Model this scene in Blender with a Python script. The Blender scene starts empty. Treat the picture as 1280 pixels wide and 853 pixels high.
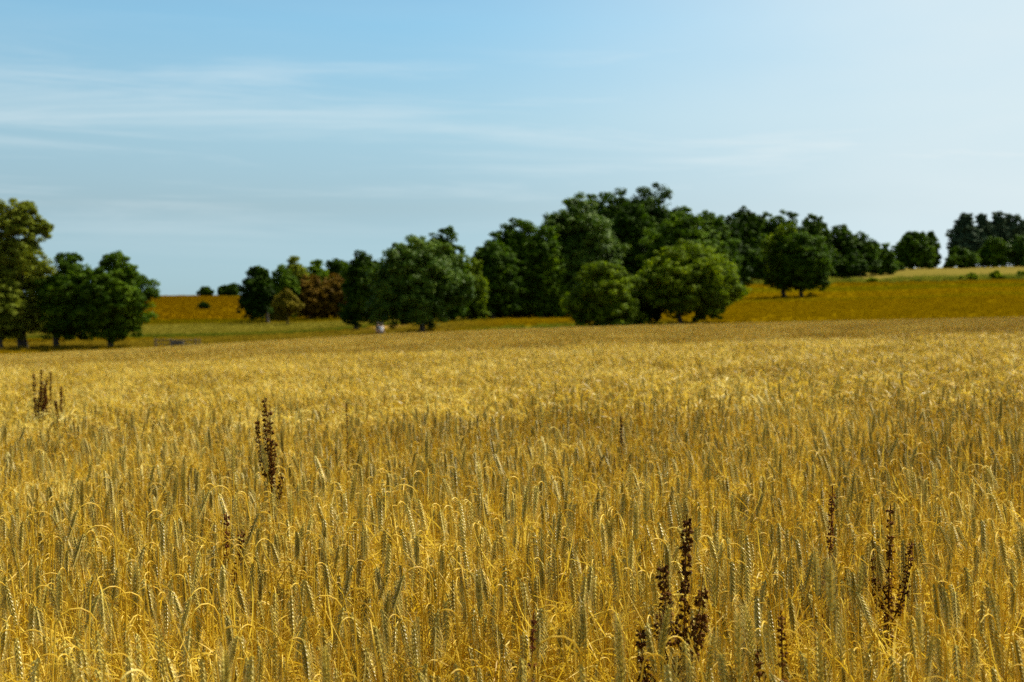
import bpy, math, random
import numpy as np
from mathutils import Matrix, Vector

# ------------------------------------------------------------------ camera, sky, sun, exposure
scene = bpy.context.scene
COL = scene.collection
EYE = 1.75
F = 1777.8            # focal length in pixels of a 1280 wide picture
HOR = 400.0           # row of eye level

cam_d = bpy.data.cameras.new('camera')
cam = bpy.data.objects.new('camera', cam_d)
COL.objects.link(cam)
cam.location = (0, 0, EYE)
cam.rotation_euler = (math.radians(90) - math.atan((426.5 - HOR) / F), 0, 0)
cam_d.lens = 50
cam_d.sensor_width = 36
cam_d.clip_start = 0.05
cam_d.clip_end = 20000
cam_d.dof.use_dof = True
cam_d.dof.focus_distance = 3.3
cam_d.dof.aperture_fstop = 6.3
scene.camera = cam

SUN_EL = math.radians(54)
SUN_AZ = math.radians(54)      # from straight ahead (+Y) towards the right (+X)

world = bpy.data.worlds.new('World')
scene.world = world
world.use_nodes = True
wn, wl = world.node_tree.nodes, world.node_tree.links
wn.clear()
w_out = wn.new('ShaderNodeOutputWorld')
w_bg = wn.new('ShaderNodeBackground')
w_sky = wn.new('ShaderNodeTexSky')
w_sky.sky_type = 'NISHITA'
w_sky.sun_disc = False
w_sky.sun_elevation = SUN_EL
w_sky.sun_rotation = SUN_AZ
w_sky.altitude = 100
w_sky.air_density = 1.0
w_sky.dust_density = 0.35
w_sky.ozone_density = 1.7
w_bg.inputs['Strength'].default_value = 0.0475
# thin cirrus and haze, laid out by direction in the world
def wmath(op, a, b=None):
    n = wn.new('ShaderNodeMath'); n.operation = op
    for i, x in enumerate((a, b)):
        if x is None: continue
        if isinstance(x, (int, float)): n.inputs[i].default_value = x
        else: wl.new(x, n.inputs[i])
    return n.outputs[0]
def wrange(v, a, b, c, d, smooth=True):
    n = wn.new('ShaderNodeMapRange'); n.interpolation_type = 'SMOOTHSTEP' if smooth else 'LINEAR'
    for k_, x in zip(('From Min', 'From Max', 'To Min', 'To Max'), (a, b, c, d)): n.inputs[k_].default_value = x
    wl.new(v, n.inputs['Value']); return n.outputs['Result']
def wnoise(scale, sc3, detail, dist=0.3, rough=0.55):
    mp = wn.new('ShaderNodeMapping'); mp.inputs['Scale'].default_value = sc3
    mp.inputs['Rotation'].default_value = (0.0, math.radians(5), 0.0)
    wl.new(w_tc.outputs['Generated'], mp.inputs['Vector'])
    n = wn.new('ShaderNodeTexNoise'); n.inputs['Scale'].default_value = scale; n.inputs['Detail'].default_value = detail
    n.inputs['Roughness'].default_value = rough; n.inputs['Distortion'].default_value = dist
    wl.new(mp.outputs['Vector'], n.inputs['Vector']); return n.outputs['Fac']
w_tc = wn.new('ShaderNodeTexCoord')
w_sep = wn.new('ShaderNodeSeparateXYZ'); wl.new(w_tc.outputs['Generated'], w_sep.inputs[0])
w_ramp = wn.new('ShaderNodeValToRGB')
w_stops = [(0.0, (0.56, 0.83, 1.25)), (0.022, (0.57, 0.83, 1.18)), (0.056, (0.68, 0.85, 1.02)), (0.078, (0.74, 0.84, 0.90)),
           (0.139, (1.02, 1.16, 1.08)), (0.204, (0.96, 1.30, 1.24)), (0.40, (1.0, 1.1, 1.1))]
while len(w_ramp.color_ramp.elements) < len(w_stops): w_ramp.color_ramp.elements.new(0.5)
for e_, (p_, c_) in zip(w_ramp.color_ramp.elements, w_stops):
    e_.position = p_; e_.color = (c_[0] / 1.4, c_[1] / 1.4, c_[2] / 1.4, 1)
wl.new(w_sep.outputs['Z'], w_ramp.inputs['Fac'])
w_haze = wn.new('ShaderNodeVectorMath'); w_haze.operation = 'MULTIPLY'
wl.new(w_sky.outputs['Color'], w_haze.inputs[0]); wl.new(w_ramp.outputs['Color'], w_haze.inputs[1])
w_gain = wn.new('ShaderNodeVectorMath'); w_gain.operation = 'SCALE'; w_gain.inputs['Scale'].default_value = 1.4
wl.new(w_haze.outputs[0], w_gain.inputs[0])
# streaks
w_band = wmath('MULTIPLY', wrange(w_sep.outputs['Z'], 0.03, 0.10, 0.15, 1.0), wrange(w_sep.outputs['Z'], 0.155, 0.20, 1.0, 0.10))
w_streak = wmath('MULTIPLY', wrange(wnoise(1.6, (2.2, 2.2, 26), 8, 0.5, 0.6), 0.42, 0.72, 0.0, 1.0), wrange(wnoise(1.1, (2, 2, 7), 3), 0.30, 0.55, 0.50, 1.0))
w_streak = wmath('MULTIPLY', wmath('MULTIPLY', w_streak, w_band), 0.40)
# the bright veil on the side of the sun
w_veil = wmath('MULTIPLY', wrange(w_sep.outputs['X'], -0.10, 0.40, 0.02, 0.88), wrange(wnoise(1.3, (2, 2, 9), 5), 0.25, 0.75, 0.86, 1.12))
w_fac = wmath('MAXIMUM', w_veil, wmath('ADD', w_streak, wmath('MULTIPLY', w_veil, 0.8)))
w_fac = wmath('MINIMUM', w_fac, 0.95)
w_mix = wn.new('ShaderNodeMix')
w_mix.data_type = 'RGBA'
w_mix.inputs['B'].default_value = (7.2, 8.25, 8.6, 1)
wl.new(w_fac, w_mix.inputs['Factor'])
wl.new(w_gain.outputs[0], w_mix.inputs['A'])
wl.new(w_mix.outputs['Result'], w_bg.inputs['Color'])
wl.new(w_bg.outputs['Background'], w_out.inputs['Surface'])

sun_d = bpy.data.lights.new('sun', 'SUN')
sun_d.energy = 5.0
sun_d.angle = math.radians(0.5)
sun_d.color = (1.0, 0.93, 0.77)
sun = bpy.data.objects.new('sun', sun_d)
COL.objects.link(sun)
sdir = Vector((math.sin(SUN_AZ) * math.cos(SUN_EL), math.cos(SUN_AZ) * math.cos(SUN_EL), math.sin(SUN_EL)))
sun.rotation_euler = sdir.to_track_quat('Z', 'Y').to_euler()
sun.location = (40, 20, 60)

scene.view_settings.view_transform = 'Standard'
scene.view_settings.look = 'None'
scene.view_settings.exposure = 1.12
scene.view_settings.gamma = 1.0
scene.view_settings.use_curve_mapping = False
scene.render.film_transparent = False
cy = scene.cycles
cy.max_bounces = 6
cy.diffuse_bounces = 3
cy.glossy_bounces = 2
cy.transmission_bounces = 3
cy.transparent_max_bounces = 4
cy.caustics_reflective = False
cy.caustics_refractive = False
cy.sample_clamp_indirect = 4
cy.use_adaptive_sampling = True
cy.adaptive_threshold = 0.02
cy.use_denoising = False

# ------------------------------------------------------------------ helpers
def srgb(r, g, b):
    f = lambda c: (c / 255) / 12.92 if c <= 10 else ((c / 255 + 0.055) / 1.055) ** 2.4
    return (f(r), f(g), f(b), 1)

def tag(o, label=None, cat=None, group=None, kind=None):
    if label: o['label'] = label
    if cat: o['category'] = cat
    if group: o['group'] = group
    if kind: o['kind'] = kind
    return o

def mesh_obj(name, verts, faces, mats, parent=None, midx=None, smooth=False, link=True):
    me = bpy.data.meshes.new(name)
    if isinstance(faces, np.ndarray):
        nv, nf, k = len(verts), len(faces), faces.shape[1]
        me.vertices.add(nv)
        me.vertices.foreach_set('co', np.asarray(verts, np.float32).ravel())
        me.loops.add(nf * k)
        me.loops.foreach_set('vertex_index', faces.astype(np.int32).ravel())
        me.polygons.add(nf)
        me.polygons.foreach_set('loop_start', np.arange(0, nf * k, k, dtype=np.int32))
        me.update(calc_edges=True)
    else:
        me.from_pydata([tuple(v) for v in verts], [], faces)
    for m in (mats if isinstance(mats, (list, tuple)) else [mats]):
        me.materials.append(m)
    if midx is not None:
        me.polygons.foreach_set('material_index', np.asarray(midx, np.int32))
    if smooth:
        me.polygons.foreach_set('use_smooth', np.ones(len(me.polygons), bool))
    me.update()
    o = bpy.data.objects.new(name, me)
    if link: COL.objects.link(o)
    if parent: o.parent = parent
    return o

def empty(name, loc, rz=0.0):
    o = bpy.data.objects.new(name, None)
    o.empty_display_size = 0.2
    COL.objects.link(o)
    o.location = loc
    o.rotation_euler = (0, 0, rz)
    return o

class MB:
    """collects quads (triangles are quads with a doubled corner kept as tris) with material indices"""
    def __init__(s): s.v = []; s.f = []; s.m = []; s.n = 0
    def add(s, v, f, m=0):
        v = np.asarray(v, float)
        s.v.append(v); s.f += [tuple(int(i) + s.n for i in q) for q in f]; s.m += [m] * len(f); s.n += len(v)
    def tube(s, P, R, sides=4, m=0, cap=False, flat=1.0):
        P = np.asarray(P, float); n = len(P)
        R = np.broadcast_to(np.asarray(R, float), (n,))
        T = np.gradient(P, axis=0); T /= np.linalg.norm(T, axis=1)[:, None] + 1e-9
        ref = np.array([0.31, 0.95, 0.05]) if abs(T[0][2]) > 0.5 else np.array([0, 0, 1.0])
        A = np.cross(T, ref); A /= np.linalg.norm(A, axis=1)[:, None] + 1e-9
        B = np.cross(T, A)
        a = np.arange(sides) * 2 * np.pi / sides
        V = (P[:, None] + R[:, None, None] * (np.cos(a)[None, :, None] * A[:, None] + flat * np.sin(a)[None, :, None] * B[:, None])).reshape(-1, 3)
        Fq = [(i * sides + j, i * sides + (j + 1) % sides, (i + 1) * sides + (j + 1) % sides, (i + 1) * sides + j)
              for i in range(n - 1) for j in range(sides)]
        if cap:
            Fq += [tuple(range(sides))[::-1], tuple((n - 1) * sides + j for j in range(sides))]
        s.add(V, Fq, m)
    def ribbon(s, P, W, side, m=0):
        P = np.asarray(P, float); n = len(P); W = np.asarray(W, float)
        V = np.concatenate([P - side * W[:, None], P + side * W[:, None]])
        s.add(V, [(i, i + 1, n + i + 1, n + i) for i in range(n - 1)], m)
    def octa(s, c, ax, side, L, r, m=0, flat=0.7):
        ax = ax / np.linalg.norm(ax); sd = side - ax * side.dot(ax); sd /= np.linalg.norm(sd) + 1e-9
        up = np.cross(ax, sd)
        mid = c + ax * L * 0.42
        V = [c, mid + sd * r, mid + up * r * flat, mid - sd * r, mid - up * r * flat, c + ax * L]
        s.add(V, [(0, 2, 1), (0, 3, 2), (0, 4, 3), (0, 1, 4), (5, 1, 2), (5, 2, 3), (5, 3, 4), (5, 4, 1)], m)
    def box(s, lo, hi, m=0):
        x0, y0, z0 = lo; x1, y1, z1 = hi
        V = [(x0, y0, z0), (x1, y0, z0), (x1, y1, z0), (x0, y1, z0), (x0, y0, z1), (x1, y0, z1), (x1, y1, z1), (x0, y1, z1)]
        s.add(V, [(0, 3, 2, 1), (4, 5, 6, 7), (0, 1, 5, 4), (1, 2, 6, 5), (2, 3, 7, 6), (3, 0, 4, 7)], m)
    def build(s, name, mats, parent=None, smooth=False, link=True):
        return mesh_obj(name, np.concatenate(s.v), s.f, mats, parent, s.m, smooth, link)

# ------------------------------------------------------------------ materials
def new_mat(name):
    m = bpy.data.materials.new(name); m.use_nodes = True
    nt = m.node_tree; nt.nodes.clear()
    out = nt.nodes.new('ShaderNodeOutputMaterial')
    return m, nt, out

def ramp(nt, stops):
    r = nt.nodes.new('ShaderNodeValToRGB')
    while len(r.color_ramp.elements) < len(stops): r.color_ramp.elements.new(0.5)
    for e, (p, c) in zip(r.color_ramp.elements, stops):
        e.position = p; e.color = (*c[:3], 1)
    return r

def math_node(nt, op, a, b=None):
    n = nt.nodes.new('ShaderNodeMath'); n.operation = op
    for i, x in enumerate((a, b)):
        if x is None: continue
        if isinstance(x, (int, float)): n.inputs[i].default_value = x
        else: nt.links.new(x, n.inputs[i])
    return n.outputs[0]

def noise(nt, vec, scale, detail=3, rough=0.55):
    n = nt.nodes.new('ShaderNodeTexNoise')
    n.inputs['Scale'].default_value = scale
    n.inputs['Detail'].default_value = detail
    n.inputs['Roughness'].default_value = rough
    nt.links.new(vec, n.inputs['Vector'])
    return n.outputs['Fac']

def leafy(name, stops, trans=0.25, tcol=None, rough=0.65, spec=0.04, nscale=0.35, use_pos=True, w=(0.45, 0.55)):
    """plant matter: colour runs through stops by island, instance and place; part of the light passes through"""
    m, nt, out = new_mat(name)
    L = nt.links
    geo = nt.nodes.new('ShaderNodeNewGeometry')
    oi = nt.nodes.new('ShaderNodeObjectInfo')
    n1 = noise(nt, geo.outputs['Position'], nscale, 3)
    isl = geo.outputs['Random Per Island']
    a = math_node(nt, 'MULTIPLY', isl, w[0])
    b = math_node(nt, 'MULTIPLY', math_node(nt, 'SUBTRACT', math_node(nt, 'MULTIPLY', n1, 2.4), 0.7), w[1])
    c = math_node(nt, 'ADD', a, b)
    c = math_node(nt, 'ADD', c, math_node(nt, 'MULTIPLY', math_node(nt, 'SUBTRACT', oi.outputs['Random'], 0.5), 0.25))
    r = ramp(nt, stops)
    L.new(c, r.inputs['Fac'])
    p = nt.nodes.new('ShaderNodeBsdfPrincipled')
    p.inputs['Roughness'].default_value = rough
    p.inputs['Specular IOR Level'].default_value = spec
    L.new(r.outputs['Color'], p.inputs['Base Color'])
    t = nt.nodes.new('ShaderNodeBsdfTranslucent')
    tm = nt.nodes.new('ShaderNodeMix'); tm.data_type = 'RGBA'; tm.blend_type = 'MULTIPLY'
    tm.inputs['Factor'].default_value = 1.0
    L.new(r.outputs['Color'], tm.inputs['A'])
    tm.inputs['B'].default_value = (*(tcol or (1, 1, 1)), 1)
    L.new(tm.outputs['Result'], t.inputs['Color'])
    mx = nt.nodes.new('ShaderNodeMixShader'); mx.inputs[0].default_value = trans
    L.new(p.outputs[0], mx.inputs[1]); L.new(t.outputs[0], mx.inputs[2])
    L.new(mx.outputs[0], out.inputs['Surface'])
    return m

M = {}
M['straw'] = leafy('straw', [(0.0, (0.24, 0.125, 0.006)), (0.35, (0.52, 0.335, 0.014)), (0.7, (0.70, 0.510, 0.055)), (1.0, (0.84, 0.71, 0.23))],
                   trans=0.42, rough=0.5, spec=0.18, nscale=0.9)
M['husk'] = leafy('husk', [(0.0, (0.15, 0.110, 0.014)), (0.4, (0.32, 0.245, 0.036)), (0.75, (0.54, 0.425, 0.080)), (1.0, (0.78, 0.65, 0.20))],
                  trans=0.06, rough=0.45, spec=0.25, nscale=0.9)
M['awn'] = leafy('awn', [(0.0, (0.58, 0.43, 0.08)), (1.0, (0.82, 0.68, 0.26))], trans=0.35, rough=0.45, spec=0.3, nscale=0.9)
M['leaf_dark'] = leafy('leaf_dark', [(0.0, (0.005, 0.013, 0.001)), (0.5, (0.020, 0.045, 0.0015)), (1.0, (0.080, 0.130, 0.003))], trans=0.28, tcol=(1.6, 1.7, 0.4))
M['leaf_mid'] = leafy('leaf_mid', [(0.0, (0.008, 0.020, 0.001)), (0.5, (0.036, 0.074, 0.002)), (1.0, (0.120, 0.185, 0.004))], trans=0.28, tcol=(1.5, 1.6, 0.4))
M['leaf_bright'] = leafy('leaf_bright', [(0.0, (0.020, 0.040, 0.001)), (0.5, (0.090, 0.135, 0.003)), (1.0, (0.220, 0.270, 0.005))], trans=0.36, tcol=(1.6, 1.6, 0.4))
M['leaf_golden'] = leafy('leaf_golden', [(0.0, (0.040, 0.056, 0.003)), (0.5, (0.105, 0.132, 0.008)), (1.0, (0.200, 0.225, 0.020))], trans=0.30, tcol=(1.4, 1.3, 0.5))
M['leaf_ochre'] = leafy('leaf_ochre', [(0.0, (0.075, 0.060, 0.003)), (0.5, (0.125, 0.100, 0.004)), (1.0, (0.19, 0.15, 0.007))], trans=0.28)
M['leaf_rust'] = leafy('leaf_rust', [(0.0, (0.045, 0.030, 0.002)), (0.5, (0.115, 0.065, 0.003)), (1.0, (0.19, 0.110, 0.006))], trans=0.25)
M['leaf_pine'] = leafy('leaf_pine', [(0.0, (0.020, 0.038, 0.018)), (0.5, (0.042, 0.070, 0.032)), (1.0, (0.072, 0.105, 0.046))], trans=0.12)  # pine green, paled in the colour to stand in for distant haze
M['leaf_grey'] = leafy('leaf_grey', [(0.0, (0.010, 0.026, 0.002)), (0.5, (0.036, 0.076, 0.004)), (1.0, (0.110, 0.165, 0.012))], trans=0.20, tcol=(1.4, 1.5, 0.5), rough=0.6, spec=0.08)
M['dock'] = leafy('dock', [(0.0, (0.024, 0.008, 0.001)), (0.5, (0.080, 0.028, 0.003)), (1.0, (0.20, 0.085, 0.014))], trans=0.12, nscale=30)
M['dock_red'] = leafy('dock_red', [(0.0, (0.05, 0.014, 0.004)), (0.5, (0.12, 0.035, 0.010)), (1.0, (0.22, 0.085, 0.02))], trans=0.2, nscale=30)
M['weed'] = leafy('weed', [(0.0, (0.04, 0.08, 0.01)), (1.0, (0.10, 0.17, 0.02))], trans=0.3, nscale=10)

def bark_mat():
    m, nt, out = new_mat('bark')
    geo = nt.nodes.new('ShaderNodeNewGeometry')
    r = ramp(nt, [(0.3, (0.018, 0.013, 0.009)), (0.7, (0.055, 0.042, 0.028))])
    nt.links.new(noise(nt, geo.outputs['Position'], 5, 5), r.inputs['Fac'])
    p = nt.nodes.new('ShaderNodeBsdfPrincipled'); p.inputs['Roughness'].default_value = 0.9
    nt.links.new(r.outputs[0], p.inputs['Base Color']); nt.links.new(p.outputs[0], out.inputs[0])
    return m
M['bark'] = bark_mat()

def plain(name, c0, c1, scale=8, rough=0.7):
    m, nt, out = new_mat(name)
    tc = nt.nodes.new('ShaderNodeTexCoord')
    r = ramp(nt, [(0.3, c0), (0.7, c1)])
    nt.links.new(noise(nt, tc.outputs['Object'], scale, 4), r.inputs['Fac'])
    p = nt.nodes.new('ShaderNodeBsdfPrincipled'); p.inputs['Roughness'].default_value = rough
    nt.links.new(r.outputs[0], p.inputs['Base Color']); nt.links.new(p.outputs[0], out.inputs[0])
    return m
M['old_wood'] = plain('old_wood', (0.035, 0.022, 0.012), (0.10, 0.07, 0.04), 12)
M['trough_metal'] = plain('trough_metal', (0.03, 0.03, 0.03), (0.10, 0.10, 0.095), 9, 0.55)
M['skin'] = plain('skin', (0.42, 0.25, 0.17), (0.5, 0.31, 0.22))
M['white_cloth'] = plain('white_cloth', (0.66, 0.66, 0.70), (0.78, 0.78, 0.80))
M['olive_cloth'] = plain('olive_cloth', (0.05, 0.05, 0.03), (0.09, 0.085, 0.05))
M['dark_cloth'] = plain('dark_cloth', (0.02, 0.018, 0.02), (0.05, 0.04, 0.04))
M['brown_cloth'] = plain('brown_cloth', (0.10, 0.05, 0.03), (0.16, 0.09, 0.05))
M['hair'] = plain('hair', (0.02, 0.013, 0.008), (0.04, 0.025, 0.015), 30)

# ------------------------------------------------------------------ terrain
FIELD_END = 130.0
edge_px = np.array([-700, 0, 200, 400, 500, 640, 800, 1000, 1280, 2000.])
edge_row = np.array([455, 441, 432, 420, 414.5, 409, 404.5, 400, 394.5, 385.])
S_x = (edge_px - 640) / F * FIELD_END
S_z = EYE - (edge_row - HOR) / F * FIELD_END - 1.32
def S(x): return np.interp(x, S_x, S_z)
S0 = float(S(0.0))

T_px = np.array([0, 200, 300, 400, 477, 520, 640, 750, 900, 1000, 1100, 1280.])
T_Y = np.array([155, 180, 200, 230, 260, 300, 330, 400, 480.])
T_row = np.array([
    [437, 434, 428, 423, 415.5, 412, 407, 404, 399, 397, 395.5, 391],
    [430, 427, 423, 419, 412, 408, 403, 402, 393, 389, 387, 382],
    [425, 423, 420, 416, 408, 405, 401, 401, 387, 383, 380, 376],
    [420, 419, 417, 413, 405, 402, 398, 398, 379, 375, 373, 368],
    [415, 413, 412, 409, 402, 400, 396, 393, 371, 367, 366, 361],
    [407, 406, 405, 403, 398, 396, 393, 385, 360, 358, 358, 353],
    [400, 400, 399, 398, 394, 392, 388, 375, 353, 352, 350, 346],
    [380, 380, 379, 379, 378, 376, 374, 362, 349, 345, 339, 335],
    [370.5, 370.5, 369.5, 369, 369, 369, 368, 355, 347, 343, 336, 332.5]], float)
T_z = EYE - (T_row - HOR) / F * T_Y[:, None]
T_u = (T_px - 640) / F

def height_raw(X, Y):
    X = np.asarray(X, float); Y = np.asarray(Y, float)
    Xc = np.clip(X, -70, 70)
    zf = S(Xc) - S0 * (1 - np.clip(Y, 0, FIELD_END) / FIELD_END)
    zf = np.where(Y < 0, zf * np.exp(np.minimum(Y, 0) / 150), zf)
    Ys = np.maximum(Y, 1.0)
    u = np.clip(X / Ys, T_u[0], T_u[-1])
    Yk = np.concatenate([[FIELD_END], T_Y, [620, 1000, 2500, 20000]])
    cols = [S(np.clip(u * FIELD_END, -70, 70))] + [np.interp(u, T_u, T_z[i]) for i in range(len(T_Y))]
    last = cols[-1]
    cols += [last * 0.97, last * 0.6, last * 0.0, last * 0.0 - 2]
    out = np.array(zf)
    for i in range(len(Yk) - 1):
        a, b = Yk[i], Yk[i + 1]
        k = (Y >= a) & (Y < b) if i < len(Yk) - 2 else (Y >= a)
        t = np.clip((Y - a) / (b - a), 0, 1)
        out = np.where(k, cols[i] * (1 - t) + cols[i + 1] * t, out)
    return out

# sampled on a grid, smoothed, and read back everywhere so that things stand on the same surface
gy = np.unique(np.concatenate([np.linspace(-3000, -60, 12), np.arange(-50, 120, 5.0), np.arange(120, 500, 3.0),
                               np.arange(500, 700, 15.0), np.linspace(720, 3000, 20), np.array([4500, 8000, 15000.])]))
gx = np.unique(np.concatenate([-np.geomspace(200, 15000, 22), np.arange(-196, 197, 3.0), np.geomspace(200, 15000, 22)]))
GX, GY = np.meshgrid(gx, gy)
GZ = height_raw(GX, GY)
for _ in range(3):
    Zp = np.pad(GZ, 1, mode='edge')
    sm = (Zp[:-2, 1:-1] + Zp[2:, 1:-1] + Zp[1:-1, :-2] + Zp[1:-1, 2:] + 4 * GZ) / 8
    GZ = np.where((GY > 145) & (GY < 700), sm, GZ)

def H(x, y):
    x = np.asarray(x, float); y = np.asarray(y, float)
    i = np.clip(np.searchsorted(gx, x) - 1, 0, len(gx) - 2); j = np.clip(np.searchsorted(gy, y) - 1, 0, len(gy) - 2)
    tx = (x - gx[i]) / (gx[i + 1] - gx[i]); ty = (y - gy[j]) / (gy[j + 1] - gy[j])
    return (GZ[j, i] * (1 - tx) * (1 - ty) + GZ[j, i + 1] * tx * (1 - ty) + GZ[j + 1, i] * (1 - tx) * ty + GZ[j + 1, i + 1] * tx * ty)

def zone_colour(X, Y):
    """what grows where: soil under the crop, dry orange grass, pale stubble, green verges"""
    X = np.asarray(X, float); Y = np.asarray(Y, float)
    px = 640 + F * X / np.maximum(Y, 1)
    soil = np.array([0.16, 0.095, 0.03]); dry = np.array([0.175, 0.110, 0.001]); olive = np.array([0.130, 0.105, 0.001])
    pale = np.array([0.160, 0.135, 0.018]); green = np.array([0.075, 0.085, 0.008]); brown = np.array([0.19, 0.12, 0.02]); stub = np.array([0.145, 0.115, 0.022])
    C = np.zeros(X.shape + (3,)) + dry
    def put(mask, col):
        C[:] = C * (1 - mask[..., None]) + col * mask[..., None]
    sm = lambda v, a, b: np.clip((v - a) / (b - a), 0, 1)
    w = 4 * np.sin(X * 0.13) + 3 * np.sin(X * 0.047 + 1)
    left = 1 - sm(px, 560, 640)
    right = sm(px, 780, 900)
    put(left * sm(Y, 306, 312), np.array([0.150, 0.086, 0.001]))
    put(left * sm(Y, 150, 152) * (1 - sm(Y, 186 + w, 190 + w)), brown * 0.5 + olive * 0.5)
    put(left * sm(Y + w, 188, 193) * (1 - sm(Y + w, 216, 226)), green)
    put(left * sm(Y + w * .5, 218, 226) * (1 - sm(Y + w * .5, 296, 304)), pale)
    put(left * sm(Y, 300, 306) * (1 - sm(Y, 322, 330)), olive * 0.8)
    put(left * sm(Y, 455, 480) * sm(px, 270, 300), np.array([0.26, 0.25, 0.02]))
    put((1 - left) * (1 - right) * sm(Y, 140, 145) * (1 - sm(Y, 150, 156)), green * 1.4)
    put(right * sm(Y + w, 262, 275) * (1 - sm(Y + w, 292, 300)), olive)
    put(right * sm(Y + w, 215, 222) * (1 - sm(Y + w, 232, 240)), olive * 0.6 + dry * 0.4)
    put(right * sm(Y + w * .4, 312, 318) * (1 - sm(Y + w * .4, 326, 334)), green * 1.3)
    put(right * sm(Y, 330, 338), stub)
    put(1 - sm(Y, FIELD_END, FIELD_END + 4), soil)
    put(sm(np.abs(px - 482), 30, 10) * sm(Y, 168, 172) * (1 - sm(Y, 182, 188)), np.array([0.42, 0.28, 0.10]))
    return C

def ground_mat():
    m, nt, out = new_mat('ground_cover')
    at = nt.nodes.new('ShaderNodeAttribute'); at.attribute_name = 'growth'
    geo = nt.nodes.new('ShaderNodeNewGeometry')
    mp = nt.nodes.new('ShaderNodeMapping'); mp.inputs['Scale'].default_value = (0.35, 1.0, 1.0)
    nt.links.new(geo.outputs['Position'], mp.inputs['Vector'])
    a = noise(nt, mp.outputs[0], 0.09, 6, 0.6); b = noise(nt, geo.outputs['Position'], 1.3, 5, 0.7)
    v = math_node(nt, 'ADD', math_node(nt, 'MULTIPLY', a, 1.3), math_node(nt, 'MULTIPLY', b, 0.9))
    r = ramp(nt, [(0.0, (0.65, 0.68, 0.6)), (0.35, (0.8, 0.83, 0.8)), (0.6, (1.0, 0.99, 1.0)), (0.85, (1.2, 1.12, 1.2))])
    v = math_node(nt, 'SUBTRACT', v, 0.55)
    nt.links.new(v, r.inputs['Fac'])
    mx = nt.nodes.new('ShaderNodeMix'); mx.data_type = 'RGBA'; mx.blend_type = 'MULTIPLY'; mx.inputs['Factor'].default_value = 1
    nt.links.new(at.outputs['Color'], mx.inputs['A']); nt.links.new(r.outputs['Color'], mx.inputs['B'])
    p = nt.nodes.new('ShaderNodeBsdfPrincipled'); p.inputs['Roughness'].default_value = 0.95
    p.inputs['Specular IOR Level'].default_value = 0.0
    nt.links.new(mx.outputs['Result'], p.inputs['Base Color'])
    bp = nt.nodes.new('ShaderNodeBump'); bp.inputs['Strength'].default_value = 0.7; bp.inputs['Distance'].default_value = 0.3
    nt.links.new(b, bp.inputs['Height']); nt.links.new(bp.outputs[0], p.inputs['Normal'])
    nt.links.new(p.outputs[0], out.inputs[0])
    return m

ny, nx = GX.shape
gv = np.stack([GX, GY, GZ], -1).reshape(-1, 3)
I = (np.arange(ny - 1)[:, None] * nx + np.arange(nx - 1)[None]).ravel()
ground = mesh_obj('ground', gv, np.stack([I, I + 1, I + nx + 1, I + nx], 1), ground_mat(), smooth=True)
tag(ground, kind='structure')
ca = ground.data.color_attributes.new('growth', 'FLOAT_COLOR', 'POINT')
cc = np.ones((len(gv), 4), np.float32); cc[:, :3] = zone_colour(gv[:, 0], gv[:, 1])
cc[:, :3] *= np.where((gv[:, 1] > 134) & (gv[:, 1] < 330), 0.62, 0.85)[:, None]     # darkened where tufts grow, colour standing in for their self-shadow
ca.data.foreach_set('color', cc.ravel())

# ------------------------------------------------------------------ scatter by geometry nodes
def scatter(name, protos, pts, rot, scl, idx, tint=None):
    col = bpy.data.collections.new(name + '_kinds')
    for k, p in enumerate(protos):
        p.name = '%s_kind_%s' % (name, chr(97 + k))
        col.objects.link(p)
    me = bpy.data.meshes.new(name)
    n = len(pts)
    me.vertices.add(n); me.vertices.foreach_set('co', np.asarray(pts, np.float32).ravel())
    a = me.attributes.new('rot', 'FLOAT_VECTOR', 'POINT'); a.data.foreach_set('vector', np.asarray(rot, np.float32).ravel())
    a = me.attributes.new('scl', 'FLOAT_VECTOR', 'POINT'); a.data.foreach_set('vector', np.asarray(scl, np.float32).ravel())
    a = me.attributes.new('idx', 'INT', 'POINT'); a.data.foreach_set('value', np.asarray(idx, np.int32))
    if tint is not None:
        a = me.attributes.new('tint', 'FLOAT_VECTOR', 'POINT'); a.data.foreach_set('vector', np.asarray(tint, np.float32).ravel())
    o = bpy.data.objects.new(name, me); COL.objects.link(o)
    ng = bpy.data.node_groups.new(name + '_nodes', 'GeometryNodeTree')
    ng.interface.new_socket('Geometry', in_out='INPUT', socket_type='NodeSocketGeometry')
    ng.interface.new_socket('Geometry', in_out='OUTPUT', socket_type='NodeSocketGeometry')
    N, L = ng.nodes, ng.links
    gi, go = N.new('NodeGroupInput'), N.new('NodeGroupOutput')
    ci = N.new('GeometryNodeCollectionInfo'); ci.inputs['Collection'].default_value = col
    ci.inputs['Separate Children'].default_value = True; ci.inputs['Reset Children'].default_value = True
    ip = N.new('GeometryNodeInstanceOnPoints'); ip.inputs['Pick Instance'].default_value = True
    def attr(nm, ty):
        q = N.new('GeometryNodeInputNamedAttribute'); q.data_type = ty; q.inputs['Name'].default_value = nm
        return q.outputs['Attribute']
    er = N.new('FunctionNodeEulerToRotation')
    L.new(attr('rot', 'FLOAT_VECTOR'), er.inputs[0]); L.new(er.outputs[0], ip.inputs['Rotation'])
    L.new(attr('scl', 'FLOAT_VECTOR'), ip.inputs['Scale']); L.new(attr('idx', 'INT'), ip.inputs['Instance Index'])
    L.new(gi.outputs[0], ip.inputs['Points']); L.new(ci.outputs[0], ip.inputs['Instance']); L.new(ip.outputs[0], go.inputs[0])
    md = o.modifiers.new('scatter', 'NODES'); md.node_group = ng
    return o

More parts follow.
